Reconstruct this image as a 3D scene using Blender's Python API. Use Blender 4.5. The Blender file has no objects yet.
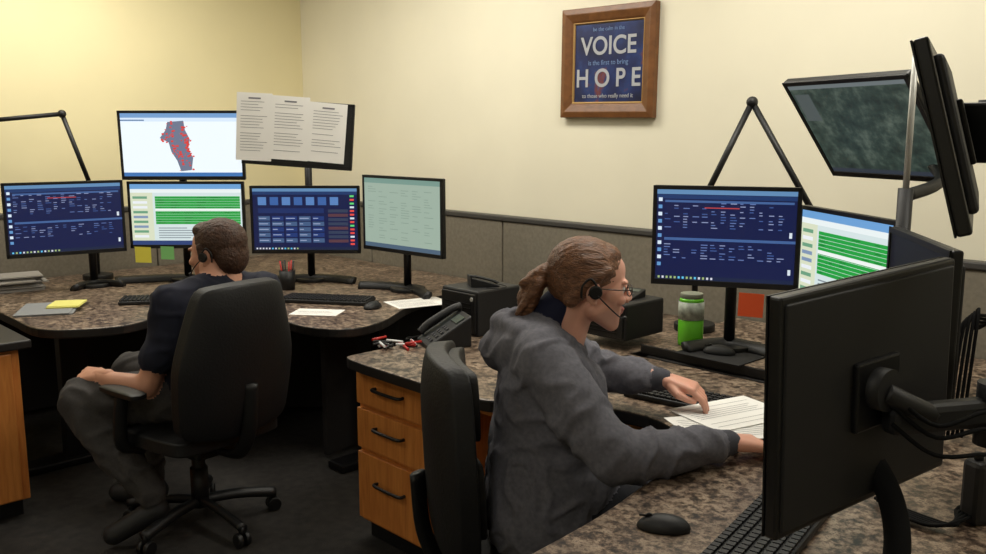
import bpy, bmesh, math, random
import numpy as np
from mathutils import Vector, Matrix, noise, Euler
random.seed(7)
A=math.radians(46.25)
CA,SA=math.cos(A),math.sin(A)
sc=bpy.context.scene
sc.view_settings.view_transform='Standard'
COL=sc.collection

def lin(c):
    return tuple((v/255/12.92 if v/255<=.04045 else ((v/255+.055)/1.055)**2.4) for v in c)+(1,)
MC={}
def mat(name,rgb,rough=.6,metal=0,emit=0,noise_scale=0,noise_amt=.15,bump=0,bump_scale=200,spec=.5,stretch=None,coat=0):
    if name in MC: return MC[name]
    m=bpy.data.materials.new(name); m.use_nodes=True
    nt=m.node_tree; b=nt.nodes['Principled BSDF']
    c=lin(rgb)
    b.inputs['Base Color'].default_value=c
    b.inputs['Roughness'].default_value=rough
    b.inputs['Metallic'].default_value=metal
    b.inputs['Specular IOR Level'].default_value=spec
    if coat: b.inputs['Coat Weight'].default_value=coat
    tc=nt.nodes.new('ShaderNodeTexCoord')
    src=tc.outputs['Object']
    if stretch:
        mp=nt.nodes.new('ShaderNodeMapping'); mp.inputs['Scale'].default_value=stretch
        nt.links.new(src,mp.inputs['Vector']); src=mp.outputs['Vector']
    if noise_scale:
        n=nt.nodes.new('ShaderNodeTexNoise'); n.inputs['Scale'].default_value=noise_scale; n.inputs['Detail'].default_value=5
        nt.links.new(src,n.inputs['Vector'])
        r=nt.nodes.new('ShaderNodeValToRGB')
        r.color_ramp.elements[0].position=.3; r.color_ramp.elements[1].position=.7
        r.color_ramp.elements[0].color=tuple(v*(1-noise_amt) for v in c[:3])+(1,)
        r.color_ramp.elements[1].color=tuple(min(1,v*(1+noise_amt)) for v in c[:3])+(1,)
        nt.links.new(n.outputs['Fac'],r.inputs['Fac']); nt.links.new(r.outputs['Color'],b.inputs['Base Color'])
    if bump:
        n2=nt.nodes.new('ShaderNodeTexNoise'); n2.inputs['Scale'].default_value=bump_scale; n2.inputs['Detail'].default_value=3
        nt.links.new(src,n2.inputs['Vector'])
        bp=nt.nodes.new('ShaderNodeBump'); bp.inputs['Strength'].default_value=bump; bp.inputs['Distance'].default_value=.005
        nt.links.new(n2.outputs['Fac'],bp.inputs['Height']); nt.links.new(bp.outputs['Normal'],b.inputs['Normal'])
    if emit:
        b.inputs['Emission Color'].default_value=c; b.inputs['Emission Strength'].default_value=emit
        b.inputs['Base Color'].default_value=(0.01,0.01,0.01,1); b.inputs['Roughness'].default_value=.35
    MC[name]=m; return m

def granite():
    m=bpy.data.materials.new('granite_laminate'); m.use_nodes=True
    nt=m.node_tree; b=nt.nodes['Principled BSDF']
    tc=nt.nodes.new('ShaderNodeTexCoord')
    def ns(s,d,ramp):
        n=nt.nodes.new('ShaderNodeTexNoise'); n.inputs['Scale'].default_value=s; n.inputs['Detail'].default_value=d; n.inputs['Roughness'].default_value=.75
        nt.links.new(tc.outputs['Object'],n.inputs['Vector'])
        r=nt.nodes.new('ShaderNodeValToRGB'); e=r.color_ramp.elements
        e[0].position=ramp[0][0]; e[0].color=lin(ramp[0][1]); e[1].position=ramp[-1][0]; e[1].color=lin(ramp[-1][1])
        for p,c in ramp[1:-1]:
            q=e.new(p); q.color=lin(c)
        nt.links.new(n.outputs['Fac'],r.inputs['Fac']); return r
    r1=ns(42,7,[(.38,(34,28,25)),(.46,(104,88,76)),(.52,(158,138,120)),(.59,(206,190,170)),(.66,(110,94,82))])
    r2=ns(8,4,[(.35,(122,110,102)),(.65,(214,206,198))])
    mx=nt.nodes.new('ShaderNodeMixRGB'); mx.blend_type='MULTIPLY'; mx.inputs[0].default_value=.85
    nt.links.new(r1.outputs[0],mx.inputs[1]); nt.links.new(r2.outputs[0],mx.inputs[2])
    nt.links.new(mx.outputs[0],b.inputs['Base Color']); b.inputs['Roughness'].default_value=.36
    return m
GR=granite()
def woodmat(name,c1,c2,sx=(1,1,14)):
    m=bpy.data.materials.new(name); m.use_nodes=True
    nt=m.node_tree; b=nt.nodes['Principled BSDF']
    tc=nt.nodes.new('ShaderNodeTexCoord'); mp=nt.nodes.new('ShaderNodeMapping'); mp.inputs['Scale'].default_value=sx
    nt.links.new(tc.outputs['Object'],mp.inputs['Vector'])
    n=nt.nodes.new('ShaderNodeTexNoise'); n.inputs['Scale'].default_value=4; n.inputs['Detail'].default_value=6; n.inputs['Distortion'].default_value=.6
    nt.links.new(mp.outputs[0],n.inputs['Vector'])
    r=nt.nodes.new('ShaderNodeValToRGB'); r.color_ramp.elements[0].position=.3; r.color_ramp.elements[1].position=.7
    r.color_ramp.elements[0].color=lin(c1); r.color_ramp.elements[1].color=lin(c2)
    nt.links.new(n.outputs['Fac'],r.inputs['Fac']); nt.links.new(r.outputs[0],b.inputs['Base Color'])
    b.inputs['Roughness'].default_value=.4
    return m
WOOD=woodmat('maple_wood',(188,112,50),(214,140,70),(14,14,1.5))
FRW=woodmat('frame_wood',(98,60,28),(122,78,40),(6,6,6))
BLK=mat('black_plastic',(12,12,14),.5)
CBL=mat('cable_rubber',(8,8,9),.85,spec=.2)
BLK2=mat('dark_plastic',(19,19,21),.55,bump=.1,bump_scale=900)
LEA=mat('black_leather',(13,13,16),.55,bump=.25,bump_scale=120)
MET=mat('dark_metal',(24,24,26),.4,metal=.5)
SIL=mat('silver_metal',(200,200,195),.35,metal=.2)
WALLL=mat('wall_paint_warm_lit',(234,223,180),.85,noise_scale=2,noise_amt=.03)  # same paint as the back wall; its yellower light is put into the colour
WALLB=mat('wall_paint_whiter_lit',(234,228,206),.85,noise_scale=2,noise_amt=.03)  # same paint again, tinted for the whiter light on the back wall
PART=mat('partition_fabric',(124,117,103),.9,noise_scale=60,noise_amt=.12,bump=.3,bump_scale=400)
PCAP=mat('partition_cap_metal',(66,64,62),.5)
CARP=mat('carpet',(36,33,30),.95,noise_scale=25,noise_amt=.45,bump=.6,bump_scale=300)
CEIL=mat('ceiling_tile',(225,222,210),.9,noise_scale=60,noise_amt=.06)
PAPER=mat('paper_white',(232,230,225),.8)
PTXT=mat('paper_ink',(120,120,125),.8)

def top(name,loc=(0,0,0),yaw=0,frame='V'):
    e=bpy.data.objects.new(name,None); COL.objects.link(e); e.empty_display_size=.1
    if frame=='V':
        e.location=(CA*loc[0]-SA*loc[1],SA*loc[0]+CA*loc[1],loc[2]); e.rotation_euler=(0,0,yaw+A)
    else:
        e.location=loc; e.rotation_euler=(0,0,yaw)
    return e
def finish(name,me,mats,parent=None,smooth=False,bevel=0,seg=2,sub=0,M=None):
    if not isinstance(mats,(list,tuple)): mats=[mats]
    for m in mats:
        me.materials.append(m)
    o=bpy.data.objects.new(name,me); COL.objects.link(o)
    if parent: o.parent=parent
    if M is not None: o.matrix_local=M
    if smooth:
        me.polygons.foreach_set('use_smooth',[True]*len(me.polygons))
    if bevel:
        b=o.modifiers.new('bevel','BEVEL'); b.width=bevel; b.segments=seg; b.limit_method='ANGLE'
    if sub:
        s=o.modifiers.new('sub','SUBSURF'); s.levels=sub; s.render_levels=sub
    return o
def box(name,c,s,m,parent=None,rot=(0,0,0),bevel=.004,seg=2):
    bm=bmesh.new(); bmesh.ops.create_cube(bm,size=1)
    for v in bm.verts: v.co=Vector((v.co.x*s[0],v.co.y*s[1],v.co.z*s[2]))
    me=bpy.data.meshes.new(name); bm.to_mesh(me); bm.free()
    M=Matrix.Translation(c)@Euler(rot).to_matrix().to_4x4()
    return finish(name,me,m,parent,bevel=bevel,seg=seg,M=M)
def cyl(name,p0,p1,r0,m,parent=None,r1=None,n=24,bevel=0):
    r1=r0 if r1 is None else r1
    p0=Vector(p0);p1=Vector(p1);d=p1-p0
    bm=bmesh.new(); bmesh.ops.create_cone(bm,cap_ends=True,segments=n,radius1=r0,radius2=r1,depth=d.length)
    me=bpy.data.meshes.new(name); bm.to_mesh(me); bm.free()
    for p in me.polygons: p.use_smooth=len(p.vertices)==4
    q=Vector((0,0,1)).rotation_difference(d.normalized())
    return finish(name,me,m,parent,bevel=bevel,M=Matrix.Translation((p0+p1)/2)@q.to_matrix().to_4x4())
def ball(name,c,r,m,parent=None,seg=20):
    if not isinstance(r,(tuple,list)): r=(r,r,r)
    bm=bmesh.new(); bmesh.ops.create_uvsphere(bm,u_segments=seg,v_segments=seg//2,radius=1)
    for v in bm.verts: v.co=Vector((v.co.x*r[0],v.co.y*r[1],v.co.z*r[2]))
    me=bpy.data.meshes.new(name); bm.to_mesh(me); bm.free()
    return finish(name,me,m,parent,smooth=True,M=Matrix.Translation(c))
def catmull(P,k=6):
    P=[Vector(p) for p in P]; out=[]
    for i in range(len(P)-1):
        a=P[max(i-1,0)];b=P[i];c=P[i+1];d=P[min(i+2,len(P)-1)]
        for j in range(k):
            t=j/k
            out.append(.5*((2*b)+(c-a)*t+(2*a-5*b+4*c-d)*t*t+(3*b-a-3*c+d)*t**3))
    out.append(P[-1]); return out
def tube(name,P,r,m,parent=None,k=6,n=10,flat=1.0):
    pts=catmull(P,k) if k>1 else [Vector(p) for p in P]
    V=[];F=[]
    prev=None
    for i,p in enumerate(pts):
        t=(pts[min(i+1,len(pts)-1)]-pts[max(i-1,0)]).normalized()
        if prev is None:
            a=t.orthogonal().normalized()
        else:
            a=(prev-t*prev.dot(t)).normalized()
        prev=a; b=t.cross(a)
        for j in range(n):
            th=2*math.pi*j/n; V.append(p+a*r*math.cos(th)+b*r*flat*math.sin(th))
    for i in range(len(pts)-1):
        for j in range(n):
            F.append((i*n+j,i*n+(j+1)%n,(i+1)*n+(j+1)%n,(i+1)*n+j))
    F.append(tuple(range(n))[::-1]); F.append(tuple((len(pts)-1)*n+j for j in range(n)))
    me=bpy.data.meshes.new(name); me.from_pydata([tuple(v) for v in V],[],F)
    return finish(name,me,m,parent,smooth=True)
def slab(name,pts,z0,z1,mt,ms,parent=None,bevel=.006):
    n=len(pts); V=[(x,y,z0) for x,y in pts]+[(x,y,z1) for x,y in pts]
    F=[tuple(range(n))[::-1],tuple(range(n,2*n))]+[(i,(i+1)%n,n+(i+1)%n,n+i) for i in range(n)]
    me=bpy.data.meshes.new(name); me.from_pydata(V,[],F)
    me.materials.append(mt); me.materials.append(ms)
    for i,p in enumerate(me.polygons): p.material_index=0 if i==1 else 1
    bm=bmesh.new(); bm.from_mesh(me); bmesh.ops.recalc_face_normals(bm,faces=bm.faces); bm.to_mesh(me); bm.free()
    o=bpy.data.objects.new(name,me); COL.objects.link(o)
    if parent: o.parent=parent
    b=o.modifiers.new('bevel','BEVEL'); b.width=bevel; b.segments=2; b.limit_method='ANGLE'
    return o
def cushion(name,c,w,d,t,m,parent=None,M=None,k=.35,bend=0,cuts=7,taper=0):
    bm=bmesh.new(); bmesh.ops.create_cube(bm,size=2)
    bmesh.ops.subdivide_edges(bm,edges=bm.edges[:],cuts=cuts,use_grid_fill=True)
    for v in bm.verts:
        u,q,s=v.co
        x=u*math.sqrt(1-k*q*q/2); y=q*math.sqrt(1-k*u*u/2)
        e=max(abs(u),abs(q))
        z=s*(1-.45*e**5)
        x*=1-taper*max(0,q)
        v.co=Vector((x*w/2,y*d/2,z*t/2+bend*(u*u)))
    me=bpy.data.meshes.new(name); bm.to_mesh(me); bm.free()
    MM=Matrix.Translation(c)
    if M is not None: MM=MM@M
    return finish(name,me,m,parent,smooth=True,M=MM,sub=1)
def rects(name,L,parent=None,M=None,step=.0006):
    V=[];F=[];mi=[];mats=[]
    for (x0,z0,x1,z1,m,l) in L:
        i=len(V); y=-l*step
        V+= [(x0,y,z0),(x1,y,z0),(x1,y,z1),(x0,y,z1)]; F.append((i,i+1,i+2,i+3))
        if m not in mats: mats.append(m)
        mi.append(mats.index(m))
    me=bpy.data.meshes.new(name); me.from_pydata(V,[],F)
    for p,k in zip(me.polygons,mi): p.material_index=k
    return finish(name,me,mats,parent,M=M)
def em(rgb,s=1.15): return mat('screen_%d_%d_%d'%rgb,rgb,emit=s)

# ---------------------------------------------------------------- room
X0,X1,Y0,Y1,H=-5.46,2.3,-2.6,3.42,2.75
def wall(name,c,s,m): return box(name,c,s,m,bevel=0)
wall('wall_left',(X0-.05,(Y0+Y1)/2,H/2),(.1,Y1-Y0+.2,H),WALLL)
wall('wall_back',((X0+X1)/2,Y1+.05,H/2),(X1-X0,.1,H),WALLB)
wall('wall_right',(X1+.05,(Y0+Y1)/2,H/2),(.1,Y1-Y0+.2,H),WALLB)
wall('wall_front',((X0+X1)/2,Y0-.05,H/2),(X1-X0,.1,H),WALLB)
wall('floor',((X0+X1)/2,(Y0+Y1)/2,-.05),(X1-X0+.2,Y1-Y0+.2,.1),CARP)
wall('ceiling',((X0+X1)/2,(Y0+Y1)/2,H+.05),(X1-X0+.2,Y1-Y0+.2,.1),CEIL)
box('baseboard_back',((X0+X1)/2,Y1-.006,.05),(X1-X0,.012,.1),PCAP,bevel=.002)
box('baseboard_left',(X0+.006,(Y0+Y1)/2,.05),(.012,Y1-Y0-.03,.1),PCAP,bevel=.002)
pt=top('office_partition',(0,0,0),0,'R')
xs=[-5.38,-4.6,-3.42,-2.2,-1.0,.2,1.4,2.2]
for i in range(len(xs)-1):
    w=xs[i+1]-xs[i]-.008
    box('panel_%d'%i,((xs[i]+xs[i+1])/2,3.365,.82),(w,.045,.5),PART,pt,bevel=.006)
    box('panel_low_%d'%i,((xs[i]+xs[i+1])/2,3.365,.31),(w,.045,.5),PART,pt,bevel=.006)
box('core',((xs[0]+xs[-1])/2,3.37,.53),(xs[-1]-xs[0],.03,1.06),PCAP,pt)
box('cap',((xs[0]+xs[-1])/2,3.365,1.085),(xs[-1]-xs[0],.06,.028),PCAP,pt,bevel=.006)
pt2=top('office_partition',(0,0,0),0,'R')
ys=[-1.0,.2,1.3,2.3,3.30]
for i in range(len(ys)-1):
    box('panel_%d'%i,(-5.40,(ys[i]+ys[i+1])/2,.56),(.045,ys[i+1]-ys[i]-.008,1.02),PART,pt2,bevel=.006)
box('cap',(-5.40,(ys[0]+ys[-1])/2,1.085),(.06,ys[-1]-ys[0],.028),PCAP,pt2,bevel=.006)

# ---------------------------------------------------------------- desks
EDGE=mat('desk_edge_black',(26,23,22),.5)
UND=mat('desk_underside_dark',(22,20,20),.8)
def smoothpoly(ctrl,k=5):
    return [(p.x,p.y) for p in catmull([(a,b,0) for a,b in ctrl],k)]
d1=top('corner_desk',(0,0,0),0,'R')
fr=smoothpoly([(-4.25,1.16),(-3.98,1.17),(-3.84,1.30),(-3.80,1.5),(-3.95,1.75),(-3.98,1.95),(-3.8,2.08),(-3.55,2.02),(-3.25,2.0),(-3.08,2.1),(-3.10,2.3),(-3.3,2.62),(-3.42,2.95)])
slab('top',[(-5.36,1.16)]+fr+[(-3.48,3.33),(-5.36,3.33)],.69,.73,GR,EDGE,d1)
for (x,y) in [(-4.3,1.4),(-3.35,2.5)]:
    box('leg_column',(x,y,.35),(.07,.12,.66),MET,d1)
    box('leg_foot',(x,y,.02),(.12,.6,.04),MET,d1,bevel=.01)
box('modesty_panel_left',(-5.2,2.2,.36),(.03,1.9,.66),UND,d1)
box('modesty_panel_back',(-4.3,3.2,.36),(1.6,.03,.66),UND,d1)
box('modesty_panel_mid',(-4.45,2.35,.35),(.03,1.7,.66),UND,d1,rot=(0,0,math.radians(-40)))
box('modesty_panel_wing',(-3.62,2.75,.35),(.03,1.0,.66),UND,d1,rot=(0,0,math.radians(12)))
d2=top('side_desk',(0,0,0),0,'R')
slab('top',[(-4.6,-.6),(-3.76,-.6),(-3.76,1.08),(-4.6,1.08)],.70,.735,EDGE,EDGE,d2)
box('cabinet_body',(-4.17,.42,.385),(.74,1.24,.62),WOOD,d2)
box('plinth',(-4.19,.42,.035),(.70,1.20,.07),BLK,d2)
for i,yc in enumerate((.72,.13)):
    box('door_%d'%i,(-3.79,yc,.385),(.02,.575,.60),WOOD,d2)
    yy=yc+(.16 if i==0 else -.2)
    tube('handle_%d'%i,[(-3.78,yy,.57),(-3.755,yy,.565),(-3.752,yy,.50),(-3.755,yy,.425),(-3.78,yy,.42)],.006,BLK,d2)
d3=top('corner_desk',(0,0,0),0,'R')
fr=smoothpoly([(-2.70,1.86),(-2.66,1.82),(-2.4,1.81),(-2.0,1.82),(-1.88,1.88),(-1.72,2.0),(-1.5,2.06),(-1.33,1.98),(-1.24,1.82),(-1.20,1.62),(-1.16,1.38),(-1.13,.95)])
slab('top_front',fr+[(-.2,.95),(-.2,2.62),(-2.0,2.62),(-2.0,3.33),(-2.70,3.33)],.69,.73,GR,EDGE,d3)
slab('top_rear',[(-1.985,2.66),(-.2,2.66),(-.2,3.33),(-1.985,3.33)],.725,.765,GR,EDGE,d3)
for (x,y) in [(-.5,1.2),(-.5,2.4),(-1.9,3.0)]:
    box('leg_column',(x,y,.35),(.12,.07,.66),MET,d3); box('leg_foot',(x,y,.02),(.55,.12,.04),MET,d3,bevel=.01)
box('modesty_panel',(-1.4,3.2,.38),(2.2,.03,.6),UND,d3)
box('rear_support',(-1.1,2.66,.70),(1.7,.02,.05),EDGE,d3)
dc=top('drawer_cabinet',(0,0,0),0,'R')
yF=1.88; xc=-2.50
box('body',(xc,yF+.31,.375),(.42,.58,.60),WOOD,dc)
box('plinth',(xc,yF+.32,.038),(.40,.54,.076),BLK,dc)
for i,(z,h) in enumerate([(.605,.13),(.45,.16),(.225,.27)]):
    box('drawer_%d'%i,(xc,yF+.01,z),(.405,.02,h-.008),WOOD,dc,bevel=.003)
    zz=z+h*.12
    tube('handle_%d'%i,[(xc-.08,yF,zz),(xc-.075,yF-.022,zz),(xc,yF-.026,zz),(xc+.075,yF-.022,zz),(xc+.08,yF,zz)],.006,BLK,dc)
bs=top('open_bookshelf',(0,0,0),0,'R')
box('side_l',(-2.275,yF+.31,.345),(.02,.58,.68),WOOD,bs,bevel=.002); box('side_r',(-1.83,yF+.31,.345),(.02,.58,.68),WOOD,bs,bevel=.002)
for z in (.03,.33,.66): box('shelf_%d'%int(z*100),(-2.05,yF+.31,z),(.43,.57,.025),WOOD,bs,bevel=.002)
box('back',(-2.05,yF+.59,.345),(.43,.012,.66),WOOD,bs,bevel=0)

# ---------------------------------------------------------------- monitors
def satmat():
    m=bpy.data.materials.new('screen_satellite_map'); m.use_nodes=True
    nt=m.node_tree; b=nt.nodes['Principled BSDF']
    tc=nt.nodes.new('ShaderNodeTexCoord'); n=nt.nodes.new('ShaderNodeTexNoise'); n.inputs['Scale'].default_value=16; n.inputs['Detail'].default_value=10; n.inputs['Roughness'].default_value=.7
    r=nt.nodes.new('ShaderNodeValToRGB'); e=r.color_ramp.elements
    e[0].position=.35; e[0].color=lin((30,40,38)); e[1].position=.68; e[1].color=lin((86,98,88)); q=e.new(.5); q.color=lin((48,62,56))
    nt.links.new(tc.outputs['Object'],n.inputs['Vector']); nt.links.new(n.outputs['Fac'],r.inputs['Fac'])
    nt.links.new(r.outputs[0],b.inputs['Emission Color']); b.inputs['Emission Strength'].default_value=1; b.inputs['Base Color'].default_value=(.01,.01,.01,1); b.inputs['Roughness'].default_value=.35
    return m
SAT=satmat()
def screen_rects(kind,w,h):
    L=[]
    x0,x1,z0,z1=-w/2,w/2,-h/2,h/2
    def R(a,b,c,d,rgb,l=1,s=1.15): L.append((x0+a*w,z0+b*h,x0+c*w,z0+d*h,em(rgb,s),l))
    if kind in('navy','icons'):
        R(0,0,1,1,(8,20,64),0)
        R(0,.95,1,1,(90,130,170)); R(0,0,1,.045,(18,30,60)); 
        for i in range(14): R(.02+i*.03,.01,.035+i*.03,.035,random.choice([(150,170,110),(90,180,220),(200,200,210)]),2)
        R(0,.90,1,.945,(24,50,96))
        if kind=='navy':
            R(.06,.44,1,.47,(60,90,140))
            for blk,(a,b) in enumerate([(.58,.86),(.24,.40)]):
                z=b
                while z>a:
                    for k in range(13):
                        wd=random.uniform(.02,.05)
                        x=.06+k*.068
                        if random.random()<.55: R(x,z-.010,x+wd,z,random.choice([(90,110,160),(60,85,140),(130,140,175)]),2)
                    z-=.030
            R(.06,.86,.98,.885,(60,90,140),2)
            for k in range(10): R(.012,.15+k*.08,.04,.19+k*.08,(200,215,230) if k%2 else (90,140,190),2)
            R(.35,.80,.6,.812,(170,60,60),3)
            R(.955,.1,.975,.16,(200,210,220),3); R(.955,.5,.975,.56,(200,210,220),3)
        else:
            for k in range(7): R(.05+k*.115,.73,.13+k*.115,.86,(52,90,150) if k%2 else (80,120,175),2)
            for r in range(5):
                for k in range(5): R(.05+k*.13,.12+r*.09,.16+k*.13,.19+r*.09,(24,48,104) if (k*r)%3 else (60,84,120),2)
            for r in range(5):
                for k in range(5): R(.055+k*.13,.15+r*.09,.055+k*.13+random.uniform(.03,.09),.162+r*.09,(150,160,190),3)
            for r in range(8): R(.72,.12+r*.07,.91,.17+r*.07,(44,54,78) if r%3 else (80,50,60),2)
            for k in range(14): R(.93,.08+k*.06,.97,.11+k*.06,random.choice([(220,70,60),(90,200,110),(200,210,220)]),3)
            R(.05,.60,.68,.68,(20,40,90),2)
    elif kind=='map':
        R(0,0,1,1,(228,237,242),0); R(0,.93,1,1,(110,150,196)); R(0,.87,1,.93,(206,222,238)); R(0,0,1,.06,(60,110,170))
        R(0,.88,.2,.9,(90,120,160),2)
    elif kind=='green':
        R(0,0,1,1,(200,214,214),0); R(0,.92,1,1,(100,150,200)); R(0,.86,1,.92,(220,228,228)); R(0,0,1,.07,(40,60,110))
        R(0,.07,.2,.86,(204,210,184)); 
        for k in range(9): R(.02,.12+k*.08,.15,.16+k*.08,random.choice([(120,140,170),(220,225,230),(100,150,120)]),2)
        z=.80
        while z>.34:
            R(.22,z-.038,.985,z,(26,150,56),2)
            for k in range(6):
                if random.random()<.4: R(.24+k*.12,z-.022,.24+k*.12+random.uniform(.03,.09),z-.014,(14,100,36),3)
            z-=.042
        R(.22,.56,.985,.60,(225,230,228),4)
        for k in range(5): R(.24,.11+k*.04,.24+random.uniform(.2,.6),.125+k*.04,(120,130,140),2)
    elif kind=='list':
        R(0,0,1,1,(146,164,150),0); R(0,.93,1,1,(110,140,130)); R(0,0,1,.06,(70,90,110))
        z=.88
        while z>.12:
            x=.05
            for k in range(6):
                if random.random()<.6: R(x,z-.008,x+random.uniform(.05,.12),z,(120,138,126),2)
                x+=.15
            z-=.035
    elif kind=='darkmap':
        L.append((x0,z0,x1,z1,SAT,0)); R(0,.955,1,1,(96,104,106)); R(.0,.0,1,.045,(44,50,60))
        R(.02,.60,.16,.9,(70,78,78),1)
    elif kind=='off': R(0,0,1,1,(14,16,20),0,.2)
    return L
BEZ=mat('monitor_bezel',(11,11,13),.4)
def monitor(loc,yaw,tilt,w=.58,h=.36,kind='navy',bez=.014,name='computer_monitor',roll=0,shell=.03,sk=(.88,.82)):
    e=top(name,loc,yaw); 
    e.rotation_euler=(Matrix.Rotation(yaw+A,3,'Z')@Matrix.Rotation(tilt,3,'X')@Matrix.Rotation(roll,3,'Y')).to_euler()
    box('casing',(0,.012,0),(w,.024,h),BEZ,e,bevel=.005)
    box('back_shell',(0,.02+shell/2,0),(w*sk[0],shell,h*sk[1]),BLK2,e,bevel=min(.014,shell*.45),seg=3)
    box('vesa_plate',(0,.024+shell,0),(.12,.012,.12),MET,e)
    t=.004
    for n,c,s in [('bezel_top',(0,-.002,h/2-bez/2),(w,t,bez)),('bezel_bottom',(0,-.002,-h/2+bez*.7),(w,t,bez*1.4)),('bezel_l',(-w/2+bez/2,-.002,0),(bez,t,h)),('bezel_r',(w/2-bez/2,-.002,0),(bez,t,h))]:
        box(n,c,s,BEZ,e,bevel=.001)
    sw,sh=w-2*bez,h-2.4*bez
    rects('screen',screen_rects(kind,sw,sh),e,M=Matrix.Translation((0,-.0008,bez*.2)),step=.0003)
    if kind=='map':
        P=[(-.10,.38),(.05,.40),(.06,.25),(.10,.10),(.08,-.05),(.12,-.2),(.10,-.40),(-.0,-.42),(-.03,-.25),(-.08,-.1),(-.10,.05),(-.18,.12),(-.12,.25)]
        V=[(a*sw*.9-.01,-.002,b*sh*.98) for a,b in P]
        me=bpy.data.meshes.new('map_region'); me.from_pydata(V,[],[tuple(range(len(V)))])
        finish('map_region',me,em((104,112,134)),e)
        L=[]
        for k in range(110):
            i=random.randrange(len(P)); q=random.uniform(.45,1)
            a=P[i][0]*q*sw*.9-.01+random.uniform(-.01,.01); b=P[i][1]*q*sh*.95+random.uniform(-.02,.02)
            s=random.uniform(.003,.010); L.append((a,b,a+s*1.3,b+s,em((206,60,54)),8))
        rects('map_markers',L,e,step=.0004)
    return e
def yawof(l,r): return math.atan2(r[1]-l[1],r[0]-l[0])
def mon2(l,r,zc,h,kind,tilt=0,**k):
    w=math.hypot(r[0]-l[0],r[1]-l[1])
    return monitor(((l[0]+r[0])/2,(l[1]+r[1])/2,zc),yawof(l,r),tilt,w,h,kind,**k)
mon2((-2.41,4.42),(-1.94,4.73),1.105,.375,'navy')
mon2((-1.93,4.76),(-1.315,4.76),1.105,.355,'green')
mon2((-1.955,4.76),(-1.305,4.76),1.47,.36,'map',tilt=.04)
mon2((-1.285,4.76),(-.705,4.76),1.08,.36,'icons')
mon2((-.675,4.68),(-.24,4.27),1.13,.385,'list')
pb=mon2((-1.235,4.5),(-.69,4.5),1.53,.325,'off',tilt=-.05,roll=.07)
for k,(xx,ww,zz,hh) in enumerate([(-.215,.175,.02,.33),(-.04,.19,.025,.31),(.145,.185,.015,.29)]):
    L=[(-ww/2,-hh/2,ww/2,hh/2,PAPER,0)]
    z=hh/2-.03
    L.append((-.03,z,.03,z+.008,PTXT,1))
    while z>-hh/2+.05:
        z-=.014
        if random.random()<.85: L.append((-ww/2+.02,z,ww/2-.02-random.uniform(0,.05),z+.0022,PTXT,1))
    rects('taped_paper_%d'%k,L,pb,M=Matrix.Translation((xx,-.012-.002*k,zz))@Matrix.Rotation(.02*(k-1),4,'Y'),step=.0008)
def stand(loc,yaw,zt,heads,wide=.5,name='monitor_stand'):
    e=top(name,(loc[0],loc[1],loc[2]),yaw)
    P=[(-wide/2,-.11,.016),(-wide/4,-.04,.016),(0,-.01,.016),(wide/4,-.04,.016),(wide/2,-.11,.016)]
    tube('base_bar',P,.028,BLK,e,flat=.58)
    cyl('base_disc',(0,0,0),(0,0,.02),.09,BLK,e,bevel=.003)
    cyl('pole',(0,0,.02),(0,0,zt-loc[2]),.02,MET,e)
    for (hx,hy,hz) in heads:
        z=hz-loc[2]
        tube('arm',[(0,0,z),(hx*.5,hy*.5,z),(hx,hy,z)],.016,BLK,e)
        cyl('clamp',(0,0,z-.03),(0,0,z+.03),.032,BLK,e)
    return e
stand((-1.68,4.90,.73),0,1.58,[(0,-.07,1.105),(0,-.07,1.46)],.72)
stand((-2.12,4.72,.73),math.radians(35),1.16,[(0,-.09,1.115)],.24)
stand((-1.0,4.90,.73),0,1.5,[(0,-.07,1.085),(.05,-.30,1.5)],.5)
stand((-.44,4.58,.73),math.radians(-40),1.16,[(0,-.05,1.125)],.50)
# woman's
mon2((.555,3.12),(1.02,2.97),1.19,.345,'navy')
mon2((1.035,3.02),(1.115,2.47),1.135,.335,'green')
mon2((.985,2.22),(.905,1.76),1.14,.35,'off',shell=.02)
mon2((.825,1.625),(.425,1.35),1.115,.395,'off',roll=.045,shell=.008,sk=(.96,.94))
monitor((1.105,2.70,1.55),math.radians(-68),.66,.49,.37,'darkmap')
monitor((.835,1.70,1.535),math.radians(-118),.27,.50,.33,'off',shell=.02)
stand((.86,3.20,.765),math.radians(-15),1.24,[(-.03,-.1,1.2)],.30)
stand((1.19,2.80,.765),math.radians(-80),1.22,[(0,-.08,1.15)],.2)
mp=top('monitor_mount_pole',(0,0,0),0)
cyl('pole_lower',(1.075,2.35,.73),(1.075,2.35,1.40),.019,BLK,mp); cyl('pole_upper',(1.075,2.35,1.40),(1.075,2.35,1.77),.008,SIL,mp)
cyl('pole_base',(1.075,2.35,.73),(1.075,2.35,.75),.07,BLK,mp)
tube('arm_upper',[(1.075,2.35,1.38),(1.24,2.5,1.42),(1.24,2.74,1.52),(1.16,2.725,1.54)],.017,BLK,mp)
tube('arm_lower',[(1.075,2.35,1.15),(1.04,2.15,1.15),(.98,2.0,1.15)],.015,BLK,mp)
m2=top('monitor_mount_pole',(0,0,0),0)
PX,PY=1.17,1.86
cyl('pole',(PX,PY,.73),(PX,PY,1.75),.024,MET,m2); cyl('base',(PX,PY,.73),(PX,PY,.755),.10,BLK,m2)
z=1.555
cyl('clamp',(PX,PY,z-.05),(PX,PY,z+.05),.045,BLK,m2)
tube('link_upper',[(PX,PY,z+.02),(1.03,1.76,z+.02),(.93,1.70,z+.02)],.020,BLK,m2)
tube('link_lower',[(PX,PY,z-.02),(1.03,1.76,z-.02),(.93,1.70,z-.01)],.012,BLK,m2)
cyl('tilt_joint',(.925,1.70,z-.04),(.925,1.70,z+.05),.022,BLK2,m2)
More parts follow.
